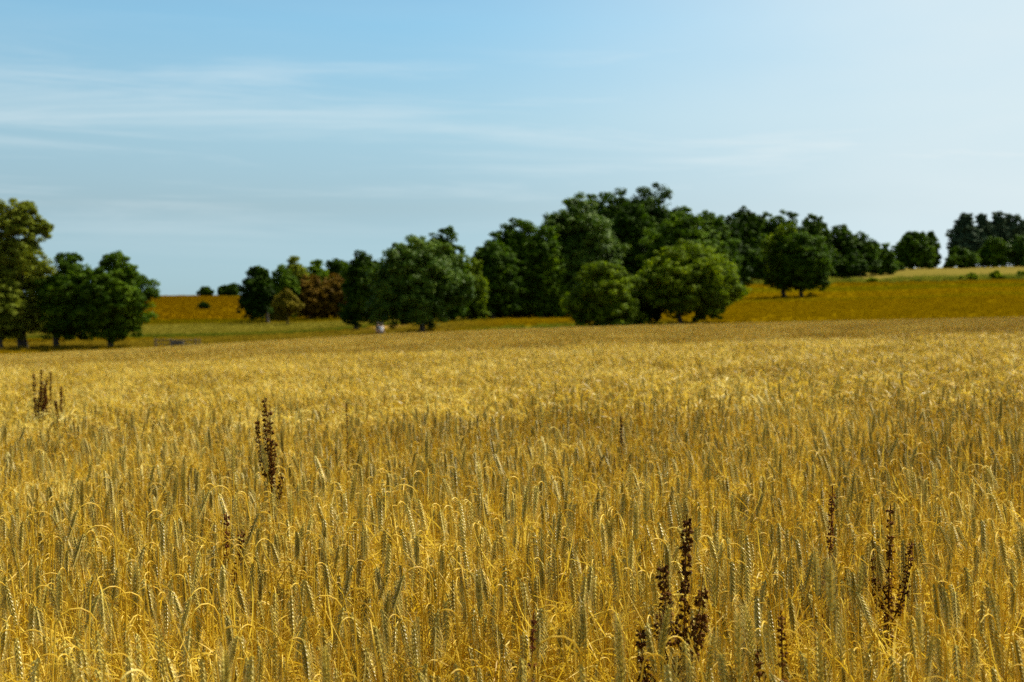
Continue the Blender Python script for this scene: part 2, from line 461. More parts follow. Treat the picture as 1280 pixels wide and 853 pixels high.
# ------------------------------------------------------------------ rye stalks
def stalk_path(rg, h, near=True):
    """centre line of the straw up to the neck, then of the hanging ear (in the XZ plane, then turned)"""
    lean = rg.gauss(0.02, 0.05)
    kind = rg.random()
    th = math.radians(rg.uniform(168, 186) if kind < 0.86 else rg.uniform(152, 168) if kind < 0.93 else rg.uniform(0, 12))
    r = rg.uniform(0.004, 0.013) if rg.random() < 0.8 else rg.uniform(0.013, 0.03)
    n1 = 7 if near else 4
    P = []
    curve = rg.uniform(0.0, 0.08)
    for i in range(n1 + 1):
        t = i / n1
        P.append((lean * h * t + curve * t * t * t * h * 0.5, 0, h * t))
    a0 = math.atan2(P[-1][0] - P[-2][0], P[-1][2] - P[-2][2])
    x, z = P[-1][0], P[-1][2]
    n2 = 6 if near else 3
    ang = a0
    share = rg.uniform(0.62, 0.9) if rg.random() < 0.7 else 1.0
    step = (th - a0) * share / n2
    for i in range(n2):
        ang += step
        ds = r * abs(step) + 0.004
        x += math.sin(ang) * ds; z += math.cos(ang) * ds
        P.append((x, 0, z))
    E = [(x, 0, z)]
    L = rg.uniform(0.060, 0.098)
    n3 = 20 if near else 5
    bend = rg.uniform(-0.1, 0.12) * (1 if th < 2.6 else -0.4)
    wt = np.exp(-np.arange(n3) / n3 * rg.uniform(8.0, 14.0)); wt /= wt.sum()
    for i in range(n3):
        ang += bend / n3 + (th - a0) * (1 - share) * wt[i]
        x += math.sin(ang) * L / n3; z += math.cos(ang) * L / n3
        E.append((x, 0, z))
    side = rg.gauss(0, 0.04)
    P = np.array(P); E = np.array(E)
    P[:, 1] += side * P[:, 2] ** 2 / h; E[:, 1] += side * E[:, 2] ** 2 / h + 0
    E += P[-1] - E[0]
    return P, E, ang

def add_stem(mb, P, rad=0.0016, sides=4, m=0):
    mb.tube(P, np.linspace(rad * 1.25, rad * 0.75, len(P)), sides, m)

def add_ear(mb, E, rg, m=1, ma=2, fat=1.0):
    n = len(E)
    T = np.gradient(E, axis=0); T /= np.linalg.norm(T, axis=1)[:, None]
    tw = rg.uniform(0, math.pi)
    mb.tube(E, np.linspace(0.0030, 0.0012, n) * fat, 4, m)
    for i in range(n):
        t = i / (n - 1)
        s = 1.0 - 0.42 * abs(2 * t - 0.85) ** 2
        ax = T[i]
        ref = np.array([0, 1.0, 0]); A = ref * math.cos(tw) + np.cross(ax, ref) * math.sin(tw)
        A /= np.linalg.norm(A); B = np.cross(ax, A)
        sgn = 1 if i % 2 else -1
        for q in (-1, 1):
            d = ax * 1.0 + A * sgn * 0.34 + B * q * 0.30
            c = E[i] + A * sgn * 0.0016 + B * q * 0.0016
            L = 0.0145 * s * rg.uniform(0.85, 1.15) * fat
            mb.octa(c, d, B, L, 0.0033 * s * fat, m)
            tip = c + d / np.linalg.norm(d) * L * 0.95
            al = rg.uniform(0.014, 0.032)
            ad = ax + A * sgn * rg.uniform(0.18, 0.5) + B * q * rg.uniform(0.1, 0.4)
            ad /= np.linalg.norm(ad)
            w = 0.00042
            mb.add([tip - B * w, tip + B * w, tip + A * w, tip + ad * al], [(0, 1, 3), (1, 2, 3), (2, 0, 3)], ma)
        if i % 2 == 0:
            mb.octa(E[i], ax - A * sgn * 0.28, A, 0.013 * s * fat, 0.0030 * s * fat, m)

def leaf_pts(rg, base, L=None, drop=None):
    az = rg.uniform(0, 2 * math.pi)
    d = np.array([math.cos(az), math.sin(az), 0])
    L = L or rg.uniform(0.08, 0.20)
    a = rg.uniform(0.1, 0.7); k = drop if drop is not None else rg.uniform(0.6, 3.0)
    n = 8; P = [np.array(base, float)]
    for i in range(n):
        a += k / n
        P.append(P[-1] + (d * math.sin(a) + np.array([0, 0, math.cos(a)])) * L / n)
    P = np.array(P)
    W = 0.0020 * np.sin(np.linspace(0.35, 1.0, n + 1) * math.pi) ** 0.7 * rg.uniform(0.5, 1.1) + 0.0003
    side = np.array([-d[1], d[0], 0.25]); side /= np.linalg.norm(side)
    tw = rg.uniform(-1, 1)
    side = side * math.cos(tw) + np.cross(side, d) * math.sin(tw)
    return P, W, side

def add_leaf(mb, rg, base, m=0, **k):
    P, W, s = leaf_pts(rg, base, **k)
    mb.ribbon(P, W, s, m)

MATS3 = [M['straw'], M['husk'], M['awn']]

# near kinds: full detail
rg = random.Random(11)
near_parts = []       # (stem mesh, ear mesh, [leaf meshes], height)
near_protos = []
NK = 22
for k in range(NK):
    h = rg.uniform(1.08, 1.20)
    P, E, _ = stalk_path(rg, h)
    whole = MB(); add_stem(whole, P); add_ear(whole, E, rg, fat=rg.uniform(0.72, 0.96))
    for q in range(3):
        i = rg.randint(2, 5); add_leaf(whole, rg, P[i] * 0.6 + P[i + 1] * 0.4)
    near_protos.append(whole.build('rye_near', MATS3, link=False))
# bare straws and leaves that fill the crop between the ears
for k in range(8):
    mb = MB()
    h = rg.uniform(0.85, 1.16)
    P, E, _ = stalk_path(rg, h)
    mb.tube(P[:8], np.linspace(0.0016, 0.0006, 8), 4, 0)
    for q in range(12):
        i = rg.randint(3, 6); add_leaf(mb, rg, P[i] * 0.5 + P[i - 1] * 0.5, L=rg.uniform(0.06, 0.15))
    near_protos.append(mb.build('rye_near', MATS3, link=False))

# long straws blown over, lying across the crop in arcs
NL = 8
for k in range(NL):
    mb = MB()
    for q in range(3):
        az = rg.uniform(0, 2 * math.pi); d = np.array([math.cos(az), math.sin(az), 0])
        a = rg.uniform(0.12, 0.5); L = rg.uniform(0.85, 1.15); bend = rg.uniform(0.1, 1.0)
        P = [np.array([rg.gauss(0, .05), rg.gauss(0, .05), 0.15 + rg.uniform(0, 0.15)])]
        for i in range(14):
            t = i / 14
            P.append(P[-1] + (d * math.sin(a + bend * t * t) + np.array([0, 0, math.cos(a + bend * t * t)])) * L / 14)
        mb.tube(np.array(P), np.linspace(0.0015, 0.0006, 15), 3, 0)
    for q in range(5):
        i = rg.randint(7, 12); add_leaf(mb, rg, P[i], L=rg.uniform(0.08, 0.2))
    near_protos.append(mb.build('rye_near', MATS3, link=False))

# tangles of broken leaves and straw bits hanging between the stalks
NT = 6
for k in range(NT):
    mb = MB()
    for q in range(34):
        az = rg.uniform(0, 2 * math.pi); el = rg.uniform(-0.9, 1.3)
        p = np.array([rg.gauss(0, .07), rg.gauss(0, .07), rg.uniform(0.70, 1.04)])
        L = rg.uniform(0.05, 0.20); n_ = 5; P = [p]; kk = rg.uniform(-1.6, 1.0)
        for i in range(n_):
            el2 = el + kk * i / n_
            P.append(P[-1] + np.array([math.cos(az) * math.cos(el2), math.sin(az) * math.cos(el2), math.sin(el2)]) * L / n_)
        P = np.array(P); d = P[-1] - P[0]; sd = np.cross(d, [rg.gauss(0, 1), rg.gauss(0, 1), rg.gauss(0, 1)]); sd /= np.linalg.norm(sd) + 1e-9
        mb.ribbon(P, np.array([0.6, 1.2, 1.5, 1.3, 0.9, 0.2]) * rg.uniform(0.0006, 0.0012), sd, 0)
    near_protos.append(mb.build('rye_near', MATS3, link=False))

def slope_euler(x, y, rz, extra=0.0, rgen=None):
    e = 0.5
    dzx = float(H(x + e, y) - H(x - e, y)) / (2 * e); dzy = float(H(x, y + e) - H(x, y - e)) / (2 * e)
    nrm = Vector((-dzx, -dzy, 1)).normalized()
    q = Vector((0, 0, 1)).rotation_difference(nrm).to_matrix() @ Matrix.Rotation(rz, 3, 'Z')
    if extra:
        q = Matrix.Rotation(rgen.gauss(0, extra), 3, 'X') @ Matrix.Rotation(rgen.gauss(0, extra), 3, 'Y') @ q
    return q.to_euler()

rs = np.random.RandomState(5)
def swell(x, y):
    """crop height varies gently over the field"""
    return 1.0 + 0.022 * np.sin(x * 1.1 + 0.6 * y) + 0.02 * np.sin(0.8 * x - 1.3 * y + 1) + 0.015 * np.sin(2.7 * x + 1.9 * y)

NEAR_END = 9.0
cand = []
dens = 600
y0 = 0.95
while y0 < NEAR_END:
    y1 = min(y0 + 0.5, NEAR_END)
    ym = (y0 + y1) / 2
    half = 0.42 * ym + 2.3
    n = int(dens * (y1 - y0) * 2 * half)
    cand.append(np.stack([rs.uniform(-half, half, n), rs.uniform(y0, y1, n)], 1))
    y0 = y1
XY = np.concatenate(cand)

# the 300 ears that show largest: the nearest ones standing inside the picture
proj = 640 + F * XY[:, 0] / XY[:, 1]
inview = (proj > -10) & (proj < 1290) & (XY[:, 1] > 1.72)
order = np.argsort(np.where(inview, XY[:, 1], 99))
has_ear = rs.random_sample(len(XY)) < 0.53
front = [i for i in order if inview[i] and has_ear[i]][:300]
rest = np.ones(len(XY), bool); rest[front] = False

pts, rot, scl, idx = [], [], [], []
r2 = random.Random(3)
for i in np.nonzero(rest)[0]:
    x, y = XY[i]
    rz = r2.uniform(0, 2 * math.pi) if r2.random() < 0.5 else r2.gauss(0.2, 1.0)
    e = slope_euler(x, y, rz, 0.035, r2)
    sz = float(swell(x, y)) * min(1.06, max(0.78, r2.gauss(0.97, 0.055)))
    if y < 1.5: sz *= 0.93
    pts.append((x, y, float(H(x, y)) - 0.01)); rot.append(tuple(e))
    w = r2.uniform(0.92, 1.15)
    scl.append((sz, sz, sz))
    idx.append(r2.randrange(NK) if has_ear[i] else NK + (r2.randrange(8) if r2.random() < 0.80 else 8 + r2.randrange(NL)))
nt_ = int(270 * 0.5 * NEAR_END ** 2)
for _ in range(nt_):
    y = math.sqrt(r2.uniform(1.1 ** 2, NEAR_END ** 2)); x = r2.uniform(-1, 1) * (0.45 * y + 1.0)
    pts.append((x, y, float(H(x, y)) + r2.gauss(0, .03))); rot.append((r2.gauss(0, .1), r2.gauss(0, .1), r2.uniform(0, 6.28))); sz = float(swell(x, y)); scl.append((sz, sz, sz))
    idx.append(NK + 8 + NL + r2.randrange(NT))
crop_near = scatter('rye_crop', near_protos, pts, rot, scl, idx)
tag(crop_near, 'ripe golden rye crop standing densely in the near part of the field', 'rye crop', kind='stuff')

# middle and far crop: patches of simpler stalks
def coarse_patch(rg, size, n, lod):
    mb = MB()
    for _ in range(n):
        h = rg.uniform(1.04, 1.15) * min(1.03, max(0.78, rg.gauss(0.98, 0.05)))
        P, E, _a = stalk_path(rg, h, near=False)
        az = rg.uniform(0, 2 * math.pi) if rg.random() < 0.5 else rg.gauss(0.2, 1.0)
        R = np.array([[math.cos(az), -math.sin(az), 0], [math.sin(az), math.cos(az), 0], [0, 0, 1]])
        o = np.array([rg.uniform(-size / 2, size / 2), rg.uniform(-size / 2, size / 2), 0])
        P = P @ R.T + o; E = E @ R.T + o
        if lod == 1:
            mb.tube(P[2:], np.full(len(P) - 2, 0.0017), 3, 0)
            w = np.array([0.0032, 0.0062, 0.0062, 0.0056, 0.0046, 0.002])
            if rg.random() < 0.75: mb.tube(E, w[:len(E)] * rg.uniform(0.85, 1.15), 5, rg.choice([1, 1, 1, 2]), flat=0.75)
            for q in range(4):
                i = rg.randint(2, 5)
                Pl, W, s = leaf_pts(rg, P[i] * 0.5 + P[i - 1] * 0.5)
                mb.ribbon(Pl[::2], W[::2] * 1.0, s, rg.choice([0, 0, 1]))
        else:
            mb.tube(P[[3, 5, 7]], np.full(3, 0.0026), 3, 0)
            if rg.random() < 0.55: mb.tube(E[[0, 1, 3, 5]], np.array([0.004, 0.0085, 0.008, 0.002]), 3, rg.choice([1, 1, 2]))
            Pl, W, s = leaf_pts(rg, P[3])
            mb.ribbon(Pl[::4], W[::4] * 2.0 + 0.001, s, 0)
    return mb.build('rye_patch', MATS3, link=False)

r3 = random.Random(21)
def patches(name, kinds, size, ya, yb, jit=0.06):
    pts, rot, scl, idx = [], [], [], []
    y = ya + size / 2
    while y < yb:
        half = 0.40 * y + 5
        nxp = int(2 * half / size) + 1
        off = r3.uniform(0, size)
        for k in range(nxp):
            x = -half + off + k * size
            e = slope_euler(x, y, r3.choice([0, math.pi]) + r3.gauss(0, 0.25))
            sz = float(swell(x, y)) * r3.uniform(0.98, 1.02)
            pts.append((x + r3.uniform(-jit, jit), y + r3.uniform(-jit, jit), float(H(x, y)))); rot.append(tuple(e)); scl.append((1.04, 1.04, sz)); idx.append(r3.randrange(len(kinds)))
        y += size
    return scatter(name, kinds, pts, rot, scl, idx)
mid_kinds = [coarse_patch(r3, 1.0, 360, 1) for _ in range(6)]
o = patches('rye_crop', mid_kinds, 1.0, NEAR_END - 0.1, 32)
tag(o, 'golden rye crop in the middle of the field, ears nodding and out of focus', 'rye crop', kind='stuff')
far_kinds = [coarse_patch(r3, 2.0, 1000, 2) for _ in range(5)]
o = patches('rye_crop', far_kinds, 2.0, 32, FIELD_END)
tag(o, 'smooth tan far part of the rye field reaching to the meadow edge', 'rye crop', kind='stuff')

# the nearest stalks as things of their own
r4 = random.Random(8)
stalk_srcs = []
def make_stalk(kd):
    t = empty('rye_stalk', (0, 0, 0))
    h = r4.uniform(1.08, 1.22)
    P, E, _ = stalk_path(r4, h)
    mb = MB(); add_stem(mb, P); mb.build('stem', MATS3, t)
    mb = MB(); add_ear(mb, E, r4, fat=r4.uniform(0.74, 1.0)); mb.build('ear', MATS3, t)
    for q in range(2):
        mb = MB(); i = r4.randint(2, 5); add_leaf(mb, r4, P[i] * 0.6 + P[i + 1] * 0.4); mb.build('leaf', MATS3, t)
    tag(t, 'ripe rye stalk with nodding ear among the nearest ones at the front', 'rye stalk', 'nearest rye stalks at the front of the field')
    return t
def copy_thing(src):
    r = src.copy(); COL.objects.link(r)
    for ch in src.children:
        c = ch.copy(); COL.objects.link(c); c.parent = r
        for g in ch.children:
            d = g.copy(); COL.objects.link(d); d.parent = c
    return r
NSRC = 24
for n_, i in enumerate(front):
    if n_ < NSRC:
        o = make_stalk(n_); stalk_srcs.append(o)
    else:
        o = copy_thing(stalk_srcs[r4.randrange(NSRC)])
    x, y = XY[i]
    rz = r4.uniform(0, 2 * math.pi) if r4.random() < 0.5 else r4.gauss(0.2, 1.0)
    sz = float(swell(x, y)) * min(1.07, max(0.86, r4.gauss(0.98, 0.045)))
    o.location = (x, y, float(H(x, y)) - 0.01); o.rotation_euler = slope_euler(x, y, rz, 0.05, r4); o.scale = (sz, sz, sz)

# ------------------------------------------------------------------ dock plants (brown seed heads above the crop)
def at(px, Y): return (px - 640) / F * Y
def row_z(row, Y): return EYE - (row - HOR) / F * Y

def dock(px, Y, top, label, seed, branches, spread=0.14, mat='dock', size=1.0, low=0.45, hi=0.86):
    rgd = random.Random(seed)
    x = at(px, Y); z0 = float(H(x, Y)); h = row_z(top, Y) - z0
    t = empty('dock_plant', (x, Y, z0)); tag(t, label, 'dock plant', 'brown dock plants standing in the rye')
    st = MB()
    P = np.array([(0.015 * math.sin(3 * q + seed), 0.01 * math.cos(2 * q), h * q) for q in np.linspace(0, 1, 12)])
    P -= P[0] * np.array([1, 1, 0]); P[:, 0] -= P[-1, 0] * np.linspace(0, 1, 12)
    st.tube(P, np.linspace(0.0042, 0.0012, 12), 5, 0)
    axes = [(P[6:], 1.0)]
    for b in range(branches):
        f = rgd.uniform(max(low, 0.55), max(hi, low + 0.04)); k = f * 11; i0 = int(k)
        b0 = P[i0] * (1 - k + i0) + P[i0 + 1] * (k - i0)
        az = rgd.choice([0, math.pi]) + rgd.gauss(0, 0.8); L = h * rgd.uniform(0.08, 0.19)
        d = np.array([math.cos(az), math.sin(az) * 0.8, 0]); B = [b0]
        for q in range(9):
            a = 0.9 * (1 - q / 9) ** 1.8 * spread / 0.14 + 0.05
            B.append(B[-1] + (d * math.sin(a) + np.array([0, 0, math.cos(a)])) * L / 9)
        B = np.array(B); st.tube(B, np.linspace(0.002, 0.0008, 10), 4, 0)
        axes.append((B[2:], 0.8))
    st.build('stem', M[mat], t)
    for B, sc in axes:
        hd = MB()
        L = np.linalg.norm(B[-1] - B[0]); nn = max(6, int(L / 0.015))
        for q in range(nn):
            f = q / nn
            if rgd.random() < 0.10: continue
            p = B[0] + 0; k = f * (len(B) - 1); i0 = min(int(k), len(B) - 2); p = B[i0] * (1 - k + i0) + B[i0 + 1] * (k - i0)
            rr = 0.0135 * size * sc * (1.15 - 0.7 * f) * rgd.uniform(0.7, 1.2)
            for c_ in range(rgd.randint(11, 17)):
                dv = np.array([rgd.gauss(0, 1), rgd.gauss(0, 1), rgd.gauss(0, 0.6)]); dv /= np.linalg.norm(dv)
                sv = np.array([rgd.gauss(0, 1), rgd.gauss(0, 1), rgd.gauss(0, 1)])
                hd.octa(p + dv * rr * rgd.uniform(0.1, 0.9) + np.array([0, 0, rgd.gauss(0, 0.0015)]), dv + np.array([0, 0, -0.4]), sv, 0.0075 * size, 0.0036 * size, 0, flat=0.5)
        hd.build('seed_head', M[mat], t)
    lf = MB()
    for q in range(5):
        add_leaf(lf, rgd, P[rgd.randint(4, 8)], L=rgd.uniform(0.08, 0.14), drop=2.0)
    lf.build('leaf', M[mat], t)
    return t

dock(338, 4.7, 505, 'dark brown dock plant left of centre, alone in the rye, with pointed top', 5, 5, 0.06, size=1.1, low=0.74)
dock(858, 2.55, 642, 'largest dark brown dock plant, branching, at the bottom right of centre near the front', 2, 11, 0.11, size=1.2, low=0.55, hi=0.84)
dock(1040, 3.5, 606, 'slender reddish brown dock plant between the two dark ones in the right foreground', 3, 6, 0.15, mat='dock_red', size=0.9)
dock(1112, 3.2, 630, 'dark brown dock plant with a leaning tip farthest right in the rye', 4, 6, 0.08)
dock(975, 2.4, 762, 'low brown dock plant at the bottom edge just right of the largest one', 6, 2, 0.06, low=0.6, size=0.9)
dock(43, 11.0, 466, 'dark broad dock plant at the far left, leftmost of the distant cluster', 7, 8, 0.10, size=1.5, low=0.68)
dock(52, 12.0, 461, 'tall narrow dock plant at the far left, second of the distant cluster', 8, 4, 0.08, size=1.3, low=0.7)
dock(64, 12.6, 464, 'faint slim dock plant at the far left, third of the distant cluster', 9, 2, 0.06, size=1.3, low=0.7)
dock(77, 11.0, 482, 'short dock plant at the far left, rightmost of the distant cluster', 10, 2, 0.06, size=1.4, low=0.7)
dock(433, 7.0, 503, 'thin single dock spike in the middle rye right of the lone pointed dock', 12, 0, 0.05, size=0.7, low=0.7)
dock(776, 6.4, 519, 'small single dock spike in the middle rye right of the centre', 13, 0, 0.05, size=1.0, low=0.75)
dock(284, 3.9, 640, 'short reddish dock tip in the rye below and left of the lone pointed dock', 14, 1, 0.06, mat='dock_red', low=0.8)
dock(667, 2.5, 765, 'short reddish dock tip at the bottom just right of the middle', 15, 0, 0.06, mat='dock_red', low=0.8, size=0.7)

# ------------------------------------------------------------------ trees
def add_limbs(mb, rg, h, z_crown, cw, n, tr, lobes):
    P = [(0, 0, -0.3)]
    nseg = 7
    hh = h * 0.72
    for i in range(1, nseg + 1):
        t = i / nseg
        P.append((0.02 * h * math.sin(3 * t + n), 0.02 * h * math.sin(2.3 * t + 2 * n) * t, hh * t))
    P = np.array(P)
    R = tr * np.array([1.35, 1.0, 0.92, 0.8, 0.66, 0.5, 0.34, 0.14])
    mb.tube(P, R, 8, 0)
    for (c, r) in lobes[:n]:
        k = min(max(c[2] * 0.55 / hh, z_crown / hh * 0.6), 0.9) * nseg
        i0 = int(k); b0 = P[i0] * (1 - k + i0) + P[min(i0 + 1, nseg)] * (k - i0)
        mid = (b0 + c) / 2 + np.array([0, 0, 0.05 * h]) + np.array([rg.gauss(0, .02), rg.gauss(0, .02), 0]) * h
        ts = np.linspace(0, 1, 6)[:, None]
        B = (1 - ts) ** 2 * b0 + 2 * ts * (1 - ts) * mid + ts ** 2 * c
        mb.tube(B, np.linspace(tr * 0.42, tr * 0.07, 6), 5, 0)

def leaves(rsd, centres, radii, per, leaf, up=0.6, shell=0.55):
    """leaf-sized faces spread in small clumps"""
    n = len(centres) * per
    c = np.repeat(centres, per, 0); r = np.repeat(radii, per)
    d = rsd.normal(size=(n, 3)); d /= np.linalg.norm(d, axis=1)[:, None]
    d[:, 2] *= 0.62
    rad = r * (shell + (1 - shell) * rsd.random_sample(n)) * np.where(rsd.random_sample(n) < 0.12, rsd.uniform(1.0, 1.35, n), 1)
    p = c + d * rad[:, None]
    nrm = d * 1.1 + rsd.normal(size=(n, 3)) * 0.36 + np.array([0, 0, up])
    nrm /= np.linalg.norm(nrm, axis=1)[:, None]
    t = np.cross(nrm, rsd.normal(size=(n, 3))); t /= np.linalg.norm(t, axis=1)[:, None]
    b = np.cross(nrm, t)
    s = leaf * rsd.uniform(0.6, 1.35, n)[:, None]
    v = np.stack([p - t * s, p - b * s * 0.55 + nrm * s * 0.12, p + t * s, p + b * s * 0.55 - nrm * s * 0.12], 1)
    return v, p

def tree(px, Y, top, wpx, label, kind='oak', leafm='leaf_dark', group=None, clear=0.12, seed=0, name='tree', cat='tree',
         base_row=None, trunk_px=None, dens=1.0, lobes_n=None, squash=1.0, tr=None, loose=1.0, leaf=None):
    rgt = random.Random(seed * 7 + 3); rsd = np.random.RandomState(seed * 13 + 1)
    x = at(px, Y); z0 = float(H(x, Y))
    h = row_z(top, Y) - z0
    w = wpx / F * Y
    tx = at(trunk_px, Y) if trunk_px else x
    zc0 = h * clear
    ch = h - zc0
    leaf = leaf or max(0.15, 0.00105 * Y)
    # lobes: main masses of the crown
    nl = int(1.35 * (lobes_n or {'oak': 16, 'round': 13, 'tall': 20, 'bush': 9, 'pine': 12, 'spread': 17}[kind]))
    lobes = []
    for i in range(nl):
        for _try in range(60):
            a = rgt.uniform(0, 2 * math.pi); t = rgt.random(); rr = rgt.uniform(0.25, 0.98) ** 0.6
            if kind == 'tall': prof = math.sqrt(max(0, 1 - ((t - 0.42) / 0.61) ** 2))
            elif kind == 'bush': prof = math.sqrt(max(0, 1 - (t * 0.98) ** 2.2))
            elif kind == 'pine': prof = (0.35 + 0.65 * math.sin(t * math.pi)) * (1.0 - 0.35 * t)
            elif kind == 'spread': prof = math.sin((0.25 + 0.75 * t) * math.pi) ** 0.5 if t < 1 else 0
            else: prof = math.sqrt(max(0, 1 - ((t - 0.36) / 0.67) ** 2))
            lr = rgt.uniform(0.16, 0.27) * min(w, ch) * (0.75 if kind in ('tall', 'pine') else 1.0)
            ex = max(0.0, prof * w / 2 - lr * 0.9)
            c = np.array([math.cos(a) * rr * ex, math.sin(a) * rr * ex * 0.9, zc0 + lr * 0.7 + t * (ch - 1.5 * lr)])
            if all(np.linalg.norm(c - c2) > 0.45 * (lr + r2_) for c2, r2_ in lobes) or _try > 45:
                break
        lobes.append((c, lr))
    lobes.sort(key=lambda q: -q[1])
    # sub-clumps on every lobe
    C, R = [], []
    for c, r in lobes:
        ns = int(rgt.randint(18, 27) * dens)
        for _ in range(ns):
            d = np.array([rgt.gauss(0, 1), rgt.gauss(0, 1), rgt.gauss(0.15, 1)]); d /= np.linalg.norm(d)
            q = rgt.uniform(0.5, 1.02)
            C.append(c + d * r * q * np.array([1, 1, 0.85])); R.append(r * rgt.uniform(0.20, 0.44) * loose)
    for _ in range(int(18 * nl * dens)):
        c, r = lobes[rgt.randrange(nl)]; c2, r2_ = lobes[rgt.randrange(nl)]
        q = rgt.random() * 0.6
        C.append(c * (1 - q) + c2 * q + np.array([rgt.gauss(0, .4), rgt.gauss(0, .4), rgt.gauss(0, .4)]) * r); R.append(r * rgt.uniform(0.25, 0.42))
    C = np.array(C); R = np.array(R)
    # fill of the interior, so that the crown is not hollow
    per = int(max(20, min(80, 7.5 * (np.mean(R) / leaf) ** 2)))
    v, p = leaves(rsd, C, R, per, leaf)
    # fit to the outline seen
    lo = np.percentile(p, 0.15, axis=0); hi = np.percentile(p, 99.85, axis=0)
    sx = w / (hi[0] - lo[0]); sz = (h - zc0 - 0.2) / (hi[2] - lo[2])
    cx = (hi[0] + lo[0]) / 2
    shift = p.copy(); shift[:, 0] = (p[:, 0] - cx) * sx; shift[:, 2] = zc0 + (p[:, 2] - lo[2]) * sz
    v = v + (shift - p)[:, None, :]
    v = v.reshape(-1, 3); v[:, 0] += x - tx
    keep = v.reshape(-1, 4, 3)[:, :, 2].min(1) > 0.02
    v = v.reshape(-1, 4, 3)[keep].reshape(-1, 3)
    t = empty(name, (tx, Y, z0)); tag(t, label, cat, group)
    mb = MB()
    lob2 = [(np.array([(c[0] - cx) * sx + x - tx, c[1], zc0 + (c[2] - lo[2]) * sz]), r) for c, r in lobes]
    add_limbs(mb, rgt, h, zc0, w, min(len(lob2), 10), tr or max(0.14, 0.028 * h), lob2)
    mb.build('trunk', M['bark'], t, smooth=True)
    mesh_obj('crown', v, np.arange(len(v)).reshape(-1, 4), M[leafm], t)
    return t

GL = 'trees at the left edge of the rye field'
tree(22, 160, 250, 102, 'tallest golden green tree with a loose airy crown at the far left', 'tall', 'leaf_golden', GL, 0.08, 1, 'tall_tree', dens=0.8, loose=1.0, lobes_n=26, trunk_px=29)
tree(-30, 172, 285, 90, 'golden green tree cut by the left border, behind the tallest loose one', 'tall', 'leaf_golden', GL, 0.12, 2, 'tall_tree', dens=0.7, loose=1.1)
tree(2, 156, 352, 62, 'low drooping green tree under the tall golden one at the left border', 'round', 'leaf_golden', GL, 0.14, 38, 'small_tree', dens=0.9)
tree(88, 158, 316, 84, 'dark oak standing between the tall golden tree and the rightmost oak of the left group', 'oak', 'leaf_mid', GL, 0.10, 3, 'oak_tree', trunk_px=71)
tree(147, 155, 316, 98, 'dark oak with low spreading skirt, rightmost of the left group', 'oak', 'leaf_mid', GL, 0.09, 4, 'oak_tree', trunk_px=139)
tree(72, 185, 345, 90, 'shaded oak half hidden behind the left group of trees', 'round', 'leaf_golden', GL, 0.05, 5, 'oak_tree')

GS = 'small trees on the skyline at the left'
tree(257, 470, 358.5, 20, 'tiny flat tree on the left skyline, leftmost of three', 'bush', 'leaf_dark', GS, 0.02, 6, 'small_tree', dens=0.5)
tree(280, 474, 356.5, 15, 'tiny tree on the left skyline, middle of three', 'round', 'leaf_dark', GS, 0.02, 7, 'small_tree', dens=0.5)
tree(291, 472, 354.5, 17, 'tiny round tree on the left skyline, rightmost of three', 'round', 'leaf_dark', GS, 0.02, 8, 'small_tree', dens=0.5)
tree(255, 372, 377, 14, 'lone round dark bush on the orange hill slope at the left', 'bush', 'leaf_dark', None, 0.0, 9, 'bush', 'bush', dens=0.5)

GM = 'trees of the group left of the big round tree'
tree(322, 300, 333, 46, 'dark tree at the left end of the group before the orange hill', 'oak', 'leaf_dark', GM, 0.09, 110, trunk_px=335)
tree(348, 312, 332, 54, 'green tree second from the left, behind the small ochre one', 'round', 'leaf_mid', GM, 0.05, 11)
tree(371, 335, 321, 50, 'tree with the highest top behind the small ochre one', 'round', 'leaf_golden', GM, 0.05, 12)
tree(397, 340, 325, 46, 'slim green tree behind the left rust coloured one', 'round', 'leaf_mid', GM, 0.05, 13)
tree(424, 350, 325, 62, 'dark flat topped tree behind the two rust coloured ones', 'round', 'leaf_dark', GM, 0.05, 14)
tree(456, 350, 324, 60, 'dark tree farthest back, between the rust trees and the big round tree', 'round', 'leaf_dark', GM, 0.05, 15)
tree(446, 240, 336, 34, 'yellow green tree lit at the left shoulder of the big round tree', 'round', 'leaf_bright', GM, 0.08, 16)
tree(389, 316, 344, 50, 'rust brown tree, left one of two', 'round', 'leaf_rust', GM, 0.03, 17)
tree(418, 318, 343, 50, 'rust brown tree, right one of two', 'round', 'leaf_rust', GM, 0.03, 18)
tree(360, 288, 361, 38, 'small round ochre tree in front of the dark group', 'round', 'leaf_ochre', GM, 0.14, 19, 'small_tree', lobes_n=9)

